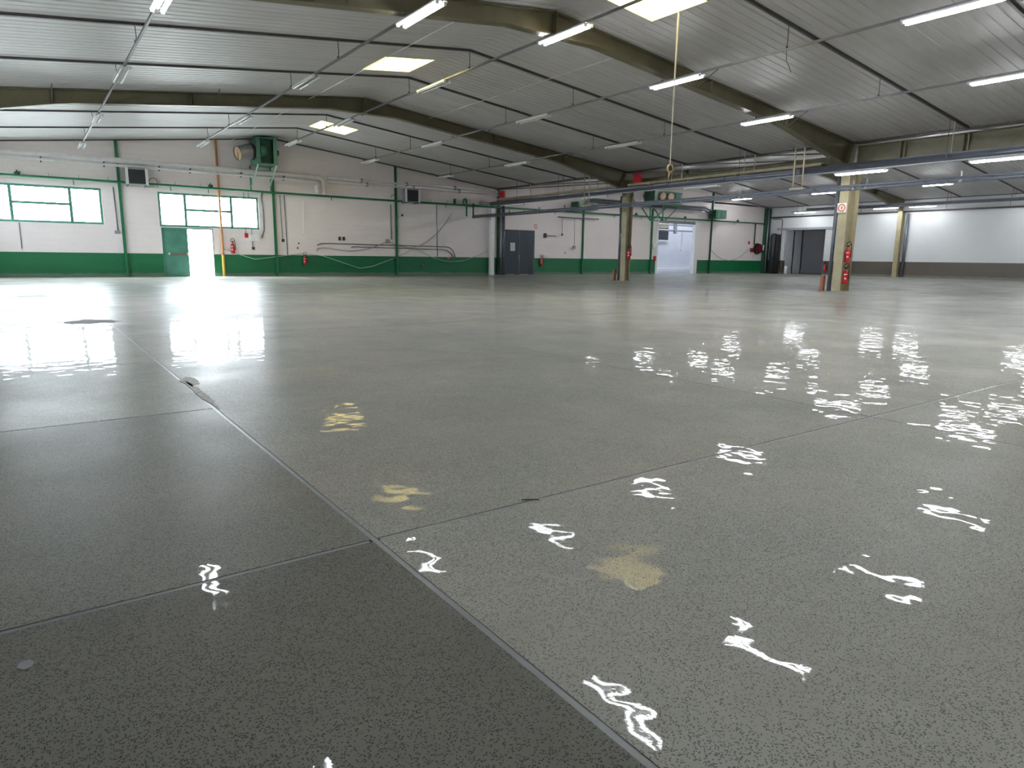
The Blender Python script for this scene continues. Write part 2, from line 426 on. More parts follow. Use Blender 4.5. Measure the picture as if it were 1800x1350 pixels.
MB().prism([(XL, zr(XL)-.05), (R1, Z1-.05), (XV, zr(XV)-.05), (XV, zr(XV)+.0), (R1, Z1), (XL, zr(XL))], 'y', YW-.05, YW).build('edge_strip', 'strip', ceiling)
MB().prism([(XV, zr(XV)-.05), (R2, Z2-.05), (XR, zr(XR)-.05), (XR, zr(XR)), (R2, Z2), (XV, zr(XV))], 'y', YW-.05, YW).build('edge_strip', 'strip', ceiling)
for i, (x0, x1, y0, y1) in enumerate(SKYL):
    x0 += .006; x1 -= .006; y0 += .006; y1 -= .006
    lab = ['skylight over the light row on the near side of the ridge', 'skylight nearest the far wall, past the ridge', 'skylight above the hanging pull cord'][i] if i < 3 else None
    sk = thing('skylight', lab or ['skylight overhead before the ridge', 'skylight past the ridge behind the camera', 'second wide skylight beyond the columns', 'third wide skylight beyond the columns', 'fourth wide skylight beyond the columns', 'farthest wide skylight beyond the columns', 'nearest wide skylight past the ridge beyond the columns'][i-3], 'skylight', ((x0+x1)/2, (y0+y1)/2, zr((x0+x1)/2)), 'square skylights along the ridges')
    zc = max(zr(x0), zr(x1))+.75; t = .05
    def side(pts, ax, a, b): MB().prism(pts, ax, a, b).build('well_side', 'well', sk)
    side([(x0, zr_side(x0, x0, x1)-.01), (x1, zr_side(x1, x0, x1)-.01), (x1, zc), (x0, zc)], 'y', y0-.003, y0+.02)
    side([(x0, zr_side(x0, x0, x1)-.01), (x1, zr_side(x1, x0, x1)-.01), (x1, zc), (x0, zc)], 'y', y1-.02, y1+.003)
    side([(y0, zr(x0)-.01), (y1, zr(x0)-.01), (y1, zc), (y0, zc)], 'x', x0-.003, x0+.02)
    side([(y0, zr(x1)-.01), (y1, zr(x1)-.01), (y1, zc), (y0, zc)], 'x', x1-.02, x1+.003)
    MB().box(x0-t, x1+t, y0-t, y1+t, zc, zc+.02).build('pane', 'opal' if i < 5 else 'opal3', sk)
    portal(((x0+x1)/2, (y0+y1)/2, zc-.03), (0, 0, -1), x1-x0, y1-y0)

# ------------------------------------------------------------------ portal frames (tapered steel rafters and columns)
def ibeam_poly(mb_web, mb_fl, top, bot, y, wd=.24, tw=.016, tf=.022):
    """top/bot: polylines in x,z of same length"""
    mb_web.prism(list(bot)+list(reversed(top)), 'y', y-tw/2, y+tw/2)
    for pl, s in ((bot, 1), (top, -1)):
        for p, q in zip(pl, pl[1:]):
            mb_fl.prism([p, q, (q[0], q[1]+s*tf), (p[0], p[1]+s*tf)], 'y', y-wd/2, y+wd/2)
FLAB = ['olive steel portal frame nearest the far gable wall', 'olive steel portal frame carrying the column with two extinguishers', 'olive steel portal frame almost overhead']
for k, y in enumerate(FR):
    fr = thing('portal_frame', FLAB[k], None, (0, y, 0), None, 'structure')
    for xe0, xr_, xe1, zrg in ((XL+.02, R1, XV, Z1), (XV, R2, XR-.02, Z2)):
        for side_ in (0, 1):
            e = xe0 if side_ == 0 else xe1; sg = 1 if side_ == 0 else -1
            L_ = abs(xr_-e); T = lambda d: zrg-SL*abs(e+sg*d-xr_)-.015
            ds = [0, 1.2, 3.9, 4.4, L_-1.2, L_-.25, L_]
            dep = [.80, .68, .39, .36, .36, .47, .47]
            top = [(e+sg*d, T(d)) for d in ds]; bot = [(e+sg*d, T(d)-h) for d, h in zip(ds, dep)]
            if sg < 0: top.reverse(); bot.reverse()
            w_, f_ = MB(), MB(); ibeam_poly(w_, f_, top, bot, y)
            ra = w_.build('rafter', 'olive', fr); f_.build('flange', 'olive', ra)
            for d in (3.9, 7.4):
                h = .39 if d < 5 else .36
                MB().box(e+sg*d-.006, e+sg*d+.006, y-.11, y+.11, T(d)-h+.02, T(d)-.02).build('stiffener', 'olive', ra)
            # fly brace from the bottom flange to the ceiling strip
            for d in (3.9, 8.0):
                h = .39 if d < 5 else .36
                MB().bar((e+sg*d, y-.05, T(d)-h+.02), (e+sg*d, y-.75, T(d)+.0), .025, .012).build('fly_brace', 'strip', ra)
        MB().box(xr_-.012, xr_+.012, y-.14, y+.14, zrg-.56, zrg-.02).build('ridge_plate', 'olive', fr)
    # columns: H section, web in the plane of the frame, deeper at the top
    for xc, wb, wt, nm in ((XV, .30, .42, 1), (XL+.22, .26, .4, 0), (XR-.2, .26, .4, 2)):
        if nm == 1 and k == 1: xc += .12; wb, wt = .56, .72
        zt = zr(XV)-.72 if nm == 1 else zr(XL if nm == 0 else XR)-.7
        co = MB().prism([(xc-wb/2, 0), (xc+wb/2, 0), (xc+wt/2, zt), (xc-wt/2, zt)], 'y', y-.008, y+.008).build('column', 'olivel', fr)
        for sx in (-1, 1):
            MB().prism([(xc+sx*wb/2-.012, 0), (xc+sx*wb/2+.012, 0), (xc+sx*wt/2+.012, zt), (xc+sx*wt/2-.012, zt)], 'y', y-.15, y+.15).build('column_flange', 'olivel', co)
        MB().box(xc-.24, xc+.24, y-.19, y+.19, 0, .02).build('base_plate', 'olivel', co)
        if nm == 1:
            MB().prism([(xc-.62, zt-.02), (xc+.62, zt-.02), (xc+.30, zr(XV)-.05), (xc-.30, zr(XV)-.05)], 'y', y-.15, y+.15).build('column_head', 'olive', fr)

# ------------------------------------------------------------------ valley beams between the columns
vb = thing('valley_beam', 'dark olive longitudinal beam between the two extinguisher columns', 'beam', (XV, 17.5, 4.1), None, 'structure')
MB().box(XV-.01, XV+.01, 12.6, 22.45, 3.98, 4.47).build('web', 'olive', vb)
MB().box(XV-.11, XV+.11, 12.6, 22.45, 4.45, 4.475).build('flange', 'olive', vb)
MB().box(XV-.11, XV+.11, 12.6, 22.45, 3.97, 3.995).build('flange', 'olive', vb)
vb = thing('valley_beam', 'deep brown stiffened beam running from the column toward the camera', 'beam', (XV, 7.3, 3.95), None, 'structure')
MB().box(XV-.01, XV+.01, 2.35, 12.2, 3.95, 4.70).build('web', 'olive', vb)
for z in (3.94, 4.69): MB().box(XV-.11, XV+.11, 2.35, 12.2, z, z+.022).build('flange', 'olive', vb)
for y in (10.75, 9.0, 7.25, 5.5, 3.8):
    MB().box(XV-.10, XV-.005, y-.07, y-.05, 3.96, 4.69).build('stiffener', 'olivel', vb)
    MB().box(XV-.10, XV-.005, y+.05, y+.07, 3.96, 4.69).build('stiffener', 'olive', vb)

# ------------------------------------------------------------------ windows and doors
def window(name, x0, x1, z0, z1, mull, rail, label):
    w_ = thing(name, label, None, ((x0+x1)/2, YW, z0), None, 'structure'); f = .09; y0, y1 = YW+.05, YW+.11
    MB().box(x0, x1, y0, y1, z0, z0+f).build('frame_rail', 'greenm', w_); MB().box(x0, x1, y0, y1, z1-f, z1).build('frame_rail', 'greenm', w_)
    MB().box(x0, x0+f, y0, y1, z0+f, z1-f).build('frame_stile', 'greenm', w_); MB().box(x1-f, x1, y0, y1, z0+f, z1-f).build('frame_stile', 'greenm', w_)
    for m in mull: MB().box(m-.055, m+.055, y0-.03, y1, z0+f, z1-f).build('mullion', 'greenm', w_)
    MB().box(mull[0]+.055, mull[1]-.055, y0-.02, y1, rail-.05, rail+.05).build('transom', 'greenm', w_)
    xs = [x0+f]+list(mull)+[x1-f]
    for i, (a, b) in enumerate(zip(xs, xs[1:])):
        a2 = a+(.055 if i else 0); b2 = b-(.055 if i < 2 else 0)
        for (c, d) in (((z0+f, rail-.05), (rail+.05, z1-f)) if i == 1 else ((z0+f, z1-f),)):
            MB().box(a2, b2, YW+.075, YW+.081, c, d).build('pane', 'glass', w_)
    MB().box(x0-.03, x1+.03, YW-.03, YW+.05, z0-.04, z0).build('window_sill', 'white', w_)
    portal(((x0+x1)/2, YW+.02, (z0+z1)/2), (0, -1, 0), x1-x0, z1-z0)
window('window_1', *W1, (-.2, 1.74), 2.88, 'wide green framed window at the end of the far wall')
window('window_2', *W2, (5.95, 7.86), 2.87, 'wide green framed window above the green door')
for i, (a, b, c, d) in enumerate(FILL_WIN):
    w_ = thing('window_%d' % (i+3), ['high band window in the side wall beside the far gable', 'high band window in the middle of the side wall'][i], None, (XL, (a+b)/2, c), None, 'structure')
    for z in (c, d-.05): MB().box(XL-.12, XL-.06, a, b, z, z+.05).build('frame_rail', 'greenm', w_)
    n = 4
    for k in range(n+1):
        y = a+(b-a-.05)*k/n; MB().box(XL-.12, XL-.06, y, y+.05, c+.05, d-.05).build('mullion', 'greenm', w_)
    for k in range(n):
        y = a+(b-a-.05)*k/n; MB().box(XL-.094, XL-.088, y+.05, y+(b-a-.05)/n, c+.05, d-.05).build('pane', 'glass', w_)
    portal((XL-.03, (a+b)/2, (c+d)/2), (1, 0, 0), b-a, d-c)
portal((6.5, YW+.1, 1.04), (0, -1, 0), 1.02, 2.06)

d1 = thing('door_1', 'green double door with one leaf standing open to daylight', None, (5.95, YW, 0), None, 'structure')
lf = MB().box(4.97, 5.96, YW+.03, YW+.08, -.04, 2.04).build('door_leaf', 'greenm', d1)
for z0, z1 in ((.1, .9), (1.08, 1.95)):
    MB().box(5.04, 5.90, YW+.018, YW+.03, z0, z1).build('leaf_panel', 'greenm', lf)
MB().tube([(5.17, YW-.05, .975), (5.90, YW-.05, .965)], .014, 8).build('panic_bar', 'red', lf)
for x in (5.17, 5.90): MB().box(x-.03, x+.03, YW-.06, YW+.03, .93, 1.02).build('bar_bracket', 'white', lf)
lf2 = MB().box(7.02, 7.07, YW+.22, YW+1.2, .01, 2.04).build('open_leaf', 'greenm', d1)
for x0, x1, z0, z1 in ((4.93, 4.97, 0, 2.08), (6.97, 7.01, 0, 2.08), (4.93, 7.01, 2.04, 2.09)):
    MB().box(x0, x1, YW+.0, YW+.12, z0, z1).build('door_frame', 'greenm', d1)

d2 = thing('door_2', 'dark slate double door with a paper notice', None, (24.0, YW, 0), None, 'structure')
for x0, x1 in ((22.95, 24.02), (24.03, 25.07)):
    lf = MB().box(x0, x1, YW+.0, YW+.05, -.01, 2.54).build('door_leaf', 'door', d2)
    MB().box(x0+.06, x1-.4, YW-.02, YW, .0, .03).build('threshold_strip', 'cord', d2)  # pale strip painted in for daylight leaking under the leaf
    if x0 < 23:
        MB().tube([(23.97, YW-.045, .9), (23.97, YW-.045, 1.17)], .016, 8).build('door_handle', 'steel', lf)
        for z in (.92, 1.15): MB().box(23.955, 23.985, YW-.045, YW, z-.012, z+.012).build('handle_lug', 'steel', lf)
MB().box(22.88, 25.14, YW-.01, YW+.06, 2.54, 2.60).build('door_frame', 'door', d2)
for x in (22.88, 25.08): MB().box(x, x+.06, YW-.01, YW+.06, 0, 2.55).build('door_frame', 'door', d2)
no = thing('notice_sheet', 'white paper notice taped to the slate door', 'notice', (23.52, YW-.006, 1.38))
MB().box(23.36, 23.69, YW-.006, YW-.002, 1.38, 1.85).build('sheet', 'paper', no)
for k in range(7): MB().box(23.41, 23.64-.05*(k % 3), YW-.008, YW-.005, 1.76-.05*k, 1.775-.05*k).build('print_line', 'grey', no)

# open bay with the next hall behind it
d3 = thing('door_3', 'white framed open bay into the next bright hall', None, (37.8, YW, 0), None, 'structure')
for x0, x1, z0, z1 in ((35.72, 35.91, 0, 3.82), (39.74, 40.12, 0, 3.82), (35.91, 39.74, 3.67, 3.82)):
    MB().box(x0, x1, YW-.03, YW+.24, z0, z1).build('door_frame', 'white', d3)
MB().box(35.9, 39.75, YW+.02, YW+.12, 3.48, 3.68).build('shutter_box', 'rail', d3)
an = thing('wall_4', 'white painted inner walls of the next hall', None, (38, 37, 0), None, 'structure')
MB().box(34.2, 47.0, 38.6, 38.8, -.05, 5.2).build('end_wall', 'panelw', an)
MB().box(34.2, 34.4, YW+.22, 38.6, -.05, 5.2).build('side_wall', 'panelw', an)
MB().box(46.8, 47.0, YW+.22, 38.6, -.05, 5.2).build('side_wall', 'panelw', an)
MB().box(34.2, 47.0, 38.45, 38.6, -.05, .25).build('kerb', 'white', an)
MB().box(34.2, 47.0, YW+.22, 38.6, -.05, .0).build('annex_floor', 'filler', an)
MB().box(34.2, 47.0, YW+.0, YW+2.0, 5.1, 5.2).build('annex_roof', 'panelw', an)
MB().box(34.2, 47.0, 37.2, 38.6, 5.1, 5.2).build('annex_roof', 'panelw', an)
MB().box(34.2, 47.0, YW+2.0, 37.2, 5.12, 5.14).build('roof_pane', 'opal2', an)
portal((40.6, (YW+39.2)/2, 5.08), (0, 0, -1), 12.4, 2.3)
hb = thing('dark_hatch', 'black hatch high on the wall of the next hall', 'hatch', (42.0, 38.5, 2.6))
MB().box(40.6, 43.1, 38.4, 38.6, 2.55, 3.3).build('panel', 'dgrey', hb)
MB().box(40.5, 43.2, 38.36, 38.6, 2.42, 2.55).build('sill', 'white', hb)
MB().box(43.1, 43.2, 38.36, 38.6, 2.55, 4.6).build('jamb', 'white', hb)
MB().box(40.6, 43.1, 38.45, 38.6, 3.5, 4.9).build('upper_panel', 'olivel', hb)
for i, (z, r, y) in enumerate(((3.25, .07, 37.0), (3.72, .06, 37.6), (4.05, .08, 36.6))):
    one('overhead_pipe', MB().tube([(34.5, y, z), (46.7, y, z)], r, 8), 'steel',
        ['lowest steel pipe crossing the next hall', 'middle steel pipe crossing the next hall', 'top steel pipe crossing the next hall'][i], 'pipe', 'pipes in the next hall', True)
ho = thing('chain_hoist', 'steel chain hoist hanging in the next hall', 'hoist', (42.9, 36.8, 1.7))
for dx in (-.05, .05): MB().tube([(42.9+dx, 36.8, 3.3), (42.9+dx, 36.8, 1.95)], .012, 6).build('chain', 'grey', ho)
MB().box(42.82, 42.98, 36.74, 36.86, 1.82, 1.97).build('block', 'white', ho)
MB().tube(arc((42.9, 36.8, 1.74), .07, 100, 340, 10), .015, 6).build('hook', 'steel', ho)
MB().box(42.2, 42.4, 36.9, 37.1, 3.0, 3.95).build('trolley', 'grey', ho)

# open bay in the side wall with an unlit room
d4 = thing('door_4', 'open bay to an unlit room under a pale sliding rail', None, (XR, 29.7, 0), None, 'structure')
MB().box(XR-.1, XR, 27.3, 32.0, 3.34, 3.50).build('door_rail', 'grey', d4)
for y0, y1 in ((27.93, 28.01), (31.29, 31.37)): MB().box(XR-.012, XR+.21, y0, y1, 0, 3.34).build('door_frame', 'wallr', d4)
rm = thing('wall_5', 'dim walls of the unlit side room', None, (51, 29.7, 0), None, 'structure')
MB().box(54.0, 54.2, 24, 35, -.05, 4).build('room_wall', 'dark2', rm)
MB().box(XR+.2, 54.2, 24, 24.2, -.05, 4).build('room_wall', 'dark2', rm); MB().box(XR+.2, 54.2, 35, 35.2, -.05, 4).build('room_wall', 'dark2', rm)
MB().box(XR+.2, 54.2, 24, 35.2, 4, 4.1).build('room_roof', 'dark', rm); MB().box(XR+.2, 54.2, 24, 35.2, -.05, 0).build('room_floor', 'dark', rm)
one('sliding_door', MB().box(50.2, 50.35, 30.9, 32.6, 0, 3.6).box(50.15, 50.4, 31.6, 31.7, 0, 3.6), 'dark', 'dark standing panel inside the unlit room', 'panel')

# ------------------------------------------------------------------ light rails and fluorescent lights
def make_light(lit):
    t = bpy.data.objects.new('fluorescent_light', None); COL.objects.link(t); t.empty_display_size = .1
    ROOTLOC[t.name] = Vector()
    tm = 'tube_on' if lit else 'tube_off'
    MB().box(-.022, .022, -.78, .78, .03, .06).build('spine', 'grey', t)
    for s in (-1, 1):
        MB().prism([(s*.040, .012), (s*.048, .048), (s*.108, .048), (s*.116, .012), (s*.112, .012), (s*.104, .042), (s*.052, .042), (s*.044, .012)], 'y', -.80, .80).build('channel', 'white', t)
        tu = MB().tube([(s*.078, -.745, 0), (s*.078, .745, 0)], .021, 10).build('tube', tm, t, True)
        for e in (-1, 1):
            MB().box(s*.078-.026, s*.078+.026, e*.765-.02, e*.765+.02, -.024, .032).build('lamp_holder', 'white', t)
    return t
PROT = {True: make_light(True), False: make_light(False)}
USED = {True: False, False: False}
def place_light(x, y, z, lit, label, group):
    if not USED[lit]: o = PROT[lit]; USED[lit] = True
    else: o = copy_tree(PROT[lit])
    o.location = (x, y, z)
    return tag(o, label, 'light', group)
ORD = ['nearest the far wall', 'second from the far wall', 'third from the far wall', 'fourth from the far wall', 'fifth from the far wall', 'sixth from the far wall', 'seventh from the far wall']
ROWS = [
 ('row above the plain end window', 2.2, 4.93, [31.1, 24.6, 18.35, 12.5, 6.2, 0.0], 31.9),
 ('row above the green door window', 6.33, 5.33, [30.4, 24.2, 18.05, 11.85, 6.0, 0.0], 31.2),
 ('row under the roof ridge', 9.87, 5.68, [30.1, 24.35, 17.75, 12.0, 6.0, 0.0], 30.9),
 ('first row past the ridge', 13.4, 5.25, [30.1, 24.1, 17.7, 11.95, 5.85, 0.0], 30.9),
 ('second row past the ridge', 17.3, 4.85, [30.15, 23.95, 17.7, 12.05, 6.2, 0.0], 30.9),
 ('row below the thick grey pipe', 21.3, 3.70, [29.6, 23.4, 17.45, 11.35, 7.55, 0.0], 30.4),
 ('high row beyond the columns', 42.6, 5.33, [31.2, 25.0, 18.2, 12.0, 5.8, 0.0], 32.0),
 ('ridge row beyond the columns', 36.76, 5.82, [29.5, 23.5, 17.6, 11.5, 5.5, 0.0], 30.3),
 ('row just behind the thick pipe', 27.0, 4.60, [29.5, 23.5, 17.6, 11.5, 5.5, 0.0], 30.3),  # this row and the next are added, hidden, to light the second nave
 ('second row behind the thick pipe', 31.5, 5.20, [29.5, 23.5, 17.6, 11.5, 5.5, 0.0], 30.3),
 ('row along the brown dado wall', 47.0, 4.50, [28.9, 23.1, 20.8, 14.5, 8.5, 2.0], 30.0),
]
for ri, (rn, x, z, ys, yend) in enumerate(ROWS):
    nave2 = ri >= 6
    for k, y in enumerate(ys):
        lit = nave2 or y < 13.5
        place_light(x, y, z, lit, ('glowing' if lit else 'unlit')+' fluorescent light, %s in %s' % (ORD[k].replace('the ', ''), rn), 'fluorescent lights of the '+rn)
    rl = thing('light_rail', 'thin grey steel rail carrying the '+rn, 'rail', (x, yend, z+.07), 'light rails')
    MB().box(x-.022, x+.022, YB+.1, yend, z+.07, z+.115).build('rail', 'rail', rl)
    for y in JOINTS+FR:
        if y > yend+.05 or y < -2: continue
        zt = zr(x)-.03 if y in JOINTS else zr(x)-.40
        if zt-(z+.11) < .04: continue
        MB().tube([(x, y, z+.11), (x+.012, y, (z+zt)/2), (x, y, zt)], .009, 6).build('hanger', 'strip', rl)
        MB().box(x-.028, x+.028, y-.012, y+.012, z+.10, z+.15).build('hanger_clip', 'strip', rl)

# loose wire tails hanging from two rails
one('wire_tail', MB().tube([(13.4, 8.98, 5.33), (13.41, 8.97, 5.1), (13.43, 8.9, 4.98), (13.46, 8.88, 4.88)], .006, 5), 'black', 'loose black wire hanging off a light rail', 'wire')
for i, (x, z, ya, yb, lab) in enumerate(((8.0, 5.95, 12.6, 32.8, 'thin pale cable along the ceiling before the ridge'), (12.3, 5.86, 12.6, 22.5, 'thin pale cable along the ceiling past the ridge'))):
    one('ceiling_cable', MB().tube([(x, ya, z), (x, yb, z)], .009, 6), 'offw', lab, 'cable')

# ------------------------------------------------------------------ pull cord with pulley under the skylight
pc = thing('pull_cord', 'long pale pull cord with a brass pulley hook under the skylight', 'cord', (11.5, 10.35, 2.75))
px, py = 11.5, 10.3
MB().tube([(px, py, 6.6), (px-.01, py, 4.6), (px, py, 3.02)], .011, 6).build('cord', 'cord', pc)
MB().tube([(px+.10, py+.05, 6.6), (px+.06, py+.03, 5.6), (px+.0, py, 3.05)], .004, 5).build('thin_line', 'cord', pc)
MB().tube(arc((px, py, 2.92), .075, 0, 360, 16)[:-1], .022, 8, closed=True).build('pulley_ring', 'brass', pc, True)
MB().tube([(px, py-.02, 2.92), (px, py+.02, 2.92)], .045, 12).build('pulley_wheel', 'black', pc, True)
MB().tube([(px, py, 2.85), (px-.02, py, 2.78), (px-.035, py, 2.70)], [.03, .018, .008], 8).build('hook', 'brass', pc, True)

# ------------------------------------------------------------------ pipes below the valley
def flangedpipe(name, label, x, z, ya, yb, r, rings, mat='pipe', seg=14):
    t = thing(name, label, 'pipe', (x, yb, z-r))
    MB().tube([(x, ya, z), (x, yb, z)], r, seg).build('pipe_run', mat, t, True)
    for y in rings: MB().tube([(x, y-.03, z), (x, y+.03, z)], r*1.12, seg).build('coupling', mat, t, True)
    return t
bp = flangedpipe('overhead_pipe', 'thick blue-grey pipe running overhead past both columns', 21.6, 3.93, YB+.2, 32.3, .115, (13.5, 10.3, 7.9, 16.6, 20.2, 24.5, 28.5, 5.0))
MB().tube([(21.6, YB+.2, 3.93), (21.6, 13.5, 3.93)], .135, 14).build('wide_section', 'pipe', bp, True)
MB().tube([(21.6, 32.3, 3.93), (21.35, 32.55, 3.95), (21.2, 32.86, 4.0)], .09, 12).build('end_bend', 'steel', bp, True)
for y in (26.07, 19.23, 15.82, 8.98, 5.57):
    MB().tube([(21.6, y, 4.05), (21.6, y, zr(21.6)-.03)], .012, 6).build('hanger_rod', 'cord', bp)
tp = thing('slim_pipes', 'pair of slim grey pipes running overhead below the thick pipe', 'pipe', (20.5, 32.5, 3.1))
MB().tube([(20.5, YB+.2, 3.24), (20.5, 32.5, 3.24)], .038, 10).build('upper_pipe', 'pipe', tp, True)
MB().tube([(20.5, YB+.2, 3.15), (20.5, 32.5, 3.15)], .046, 10).build('lower_pipe', 'pipe', tp, True)
MB().tube([(20.5, 32.45, 3.15), (20.5, 32.45, 3.9)], .05, 10).build('riser', 'greend', tp, True)
MB().box(20.44, 20.56, 32.56, 32.66, 3.15, 3.7).build('end_plate', 'white', tp)
for y in (29.0, 26.5, 24.6, 20.2, 17.7, 15.1, 11.1, 10.7, 8.2, 6.0):
    MB().tube([(20.5, y-.05, 3.15), (20.5, y+.05, 3.15)], .052, 10).build('pipe_joint', 'steel', tp, True)
    MB().box(20.47, 20.53, y-.01, y+.01, 3.10, 3.40).build('clamp', 'rail', tp)
for y, sl in ((23.1, 'far'), (12.95, 'near')):
    hp = thing('hanger_poles', 'pair of tan tubes holding the slim pipes at the %s column' % ('plain' if sl == 'far' else 'extinguisher'), 'hanger', (20.5, y, 3.2), 'tan pipe hangers')
    for dy in (-.16, .16):
        MB().tube([(20.5, y+dy, 3.2), (20.5, y+dy, zr(20.5)-.45)], .024, 8).build('hanger_tube', 'tan', hp, True)
    MB().box(20.44, 20.56, y-.24, y+.24, 3.26, 3.31).build('saddle', 'tan', hp)
tr = thing('cable_tray', 'long tan cable tray hung along the roof valley', 'cable tray', (22.25, 22, 4.2))
for ya, yb in ((13.2, 22.3), (23.0, 32.6)):
    rn = MB().box(22.18, 22.34, ya, yb, 4.16, 4.175).box(22.18, 22.19, ya, yb, 4.16, 4.27).box(22.33, 22.34, ya, yb, 4.16, 4.27).build('tray_run', 'tan', tr)
for y in (14.2, 16.6, 18.9, 21.0, 24.3, 26.6, 28.8, 30.9):
    MB().box(22.165, 22.178, y-.025, y+.025, 4.06, 4.28).build('tray_bracket', 'tan', tr)
for y in (15.82, 19.23, 26.07, 29.48):
    MB().tube([(22.2, y, 4.26), (22.2, y, zr(22.2)-.03)], .02, 8).build('hanger_rod', 'cord', tr)
for y, lab in ((31.9, 'red square alarm box at the far wall end of the cable tray'), (21.55, 'red square alarm box on the valley beam by the plain column')):
    bx = thing('alarm_box', lab, 'alarm box', (22.05, y, 4.28), 'red alarm boxes')
    MB().box(21.98, 22.14, y-.22, y+.22, 4.27, 4.63).build('box', 'red', bx, bevel=.015)
    MB().box(21.965, 21.98, y-.17, y+.17, 4.31, 4.59).build('lid', 'red', bx)

# ------------------------------------------------------------------ fire extinguishers
def make_ext():
    t = bpy.data.objects.new('fire_extinguisher', None); COL.objects.link(t); ROOTLOC[t.name] = Vector(); t.empty_display_size = .1
    r = .085
    prof = [(r*.9, 0), (r, .02), (r, .36), (r*.85, .41), (r*.45, .445), (r*.3, .46)]
    MB().tube([(0, 0, z) for _, z in prof], [a for a, _ in prof], 16).build('cylinder', 'red', t, True)
    MB().tube([(0, 0, .455), (0, 0, .50)], .028, 10).build('neck', 'steel', t, True)
    v = MB().box(-.03, .03, -.025, .025, .49, .53).build('valve', 'black', t)
    MB().bar((-.03, 0, .535), (.10, -.02, .575), .02, .03).build('lever', 'black', v)
    MB().bar((-.03, 0, .515), (.10, -.02, .515), .015, .025).build('grip', 'steel', v)
    hose = [(-.03, 0, .51), (-.085, -.01, .56), (-.07, -.02, .64), (0, -.03, .68), (.075, -.03, .63), (.105, -.03, .5), (.105, -.02, .3), (.10, -.02, .16)]
    MB().tube(hose, [.012]*6+[.014, .02], 8).build('hose', 'black', t, True)
    for z0, z1, a0, a1 in ((.30, .325, 195, 270), (.15, .20, 215, 255)):
        mb = MB(); n = 8
        for z in (z0, z1):
            for k in range(n+1):
                a = math.radians(a0+(a1-a0)*k/n); mb.v.append(((r+.002)*math.cos(a), (r+.002)*math.sin(a), z))
        for k in range(n): mb.f.append((k, k+1, n+2+k, n+1+k))
        mb.build('instruction_label', 'sign', t)
    MB().box(-.04, .04, .06, .105, .30, .36).build('bracket', 'steel', t)
    return t
EX = make_ext(); exn = [0]
def ext(x, y, z, label, s=1.0, rz=0):
    o = EX if exn[0] == 0 else copy_tree(EX); exn[0] += 1
    o.location = (x, y, z); o.rotation_euler = (0, 0, rz); o.scale = (s, s, s)
    return tag(o, label, 'fire extinguisher', 'red fire extinguishers')
ext(7.79, YW-.1, 1.02, 'red fire extinguisher with looped hose beside the orange pipe')
ext(11.08, YW-.1, .53, 'red fire extinguisher on the green dado under the hatch patch', .88)
ext(25.62, YW-.1, .52, 'red fire extinguisher beside the slate double door')
ext(XV-.0, 12.20, .98, 'upper red fire extinguisher hung in the tan column', 1.0, -.4)
ext(XV-.0, 12.20, .26, 'lower red fire extinguisher hung in the tan column', 1.0, -.4)
ext(XV-.0, 22.44, .98, 'red fire extinguisher hung in the plain column', 1.0, -.4)
ext(XR-.12, 27.75, .3, 'red fire extinguisher beside the unlit side bay', 1.0, -1.2)

# ------------------------------------------------------------------ column extras
for y, lab, lab2, lab3 in ((12.4, 'extinguisher column', 'b', 'c'), (22.65, 'plain column', 'b', 'c')):
    dp = one('downpipe', MB().tube([(XV-.12, y+.28, 0), (XV-.12, y+.28, 3.8)], .06, 12), 'pipe', 'blue-grey downpipe behind the '+lab, 'pipe', 'column downpipes', True)
    gd = thing('column_guard', 'rust orange guard post at the foot of the '+lab, 'guard', (XV-.25, y+.46, 0), 'column guards')
    MB().box(XV-.28, XV-.16, y+.40, y+.52, 0, .52).build('post', 'rust', gd, bevel=.01)
    MB().box(XV-.32, XV-.12, y+.38, y+.54, 0, .02).build('foot', 'rust', gd)
sg = thing('ring_sign', 'square white sign with orange ring on the tan column', 'sign', (XV-.24, 12.4, 2.05))
def ringsign(root, cx, cy, cz, s, nx):
    """nx: facing -x (True) or -y (False)"""
    def P(a, b, d): return (cx-d, cy-a, cz+b) if nx else (cx+a, cy-d, cz+b)
    def quad(name, mat, pts, d0, d1):
        mb = MB(); k = len(pts)
        mb.v = [P(a, b, d0) for a, b in pts]+[P(a, b, d1) for a, b in pts]
        mb.f = [tuple(range(k)), tuple(reversed(range(k, 2*k)))]+[(i, (i+1) % k, k+(i+1) % k, k+i) for i in range(k)]
        mb.build(name, mat, root)
    quad('plate', 'sign', [(-s, -s), (s, -s), (s, s), (-s, s)], 0, .006)
    mb = MB(); n = 24
    for rr in (s*.82, s*.58):
        for k in range(n): a = 2*math.pi*k/n; mb.v.append(P(rr*math.cos(a), rr*math.sin(a), .008))
    mb.f = [(k, (k+1) % n, n+(k+1) % n, n+k) for k in range(n)]; mb.build('ring', 'signred', root)
    quad('symbol', 'signred', [(-s*.12, -s*.3), (s*.12, -s*.3), (s*.18, s*.1), (0, s*.34), (-s*.18, s*.1)], .006, .009)
    quad('tail', 'signred', [(s*.25, -s*.9), (s*.55, -s*.9), (s*.4, -s*.6), (s*.2, -s*.7)], .006, .009)
ringsign(sg, XV-.26, 12.42, 2.76, .155, True)
sg2 = thing('ring_sign', 'small square sign with orange ring above the slate door', 'sign', (25.2, YW, 2.7))
ringsign(sg2, 25.2, YW-.004, 2.85, .16, False)
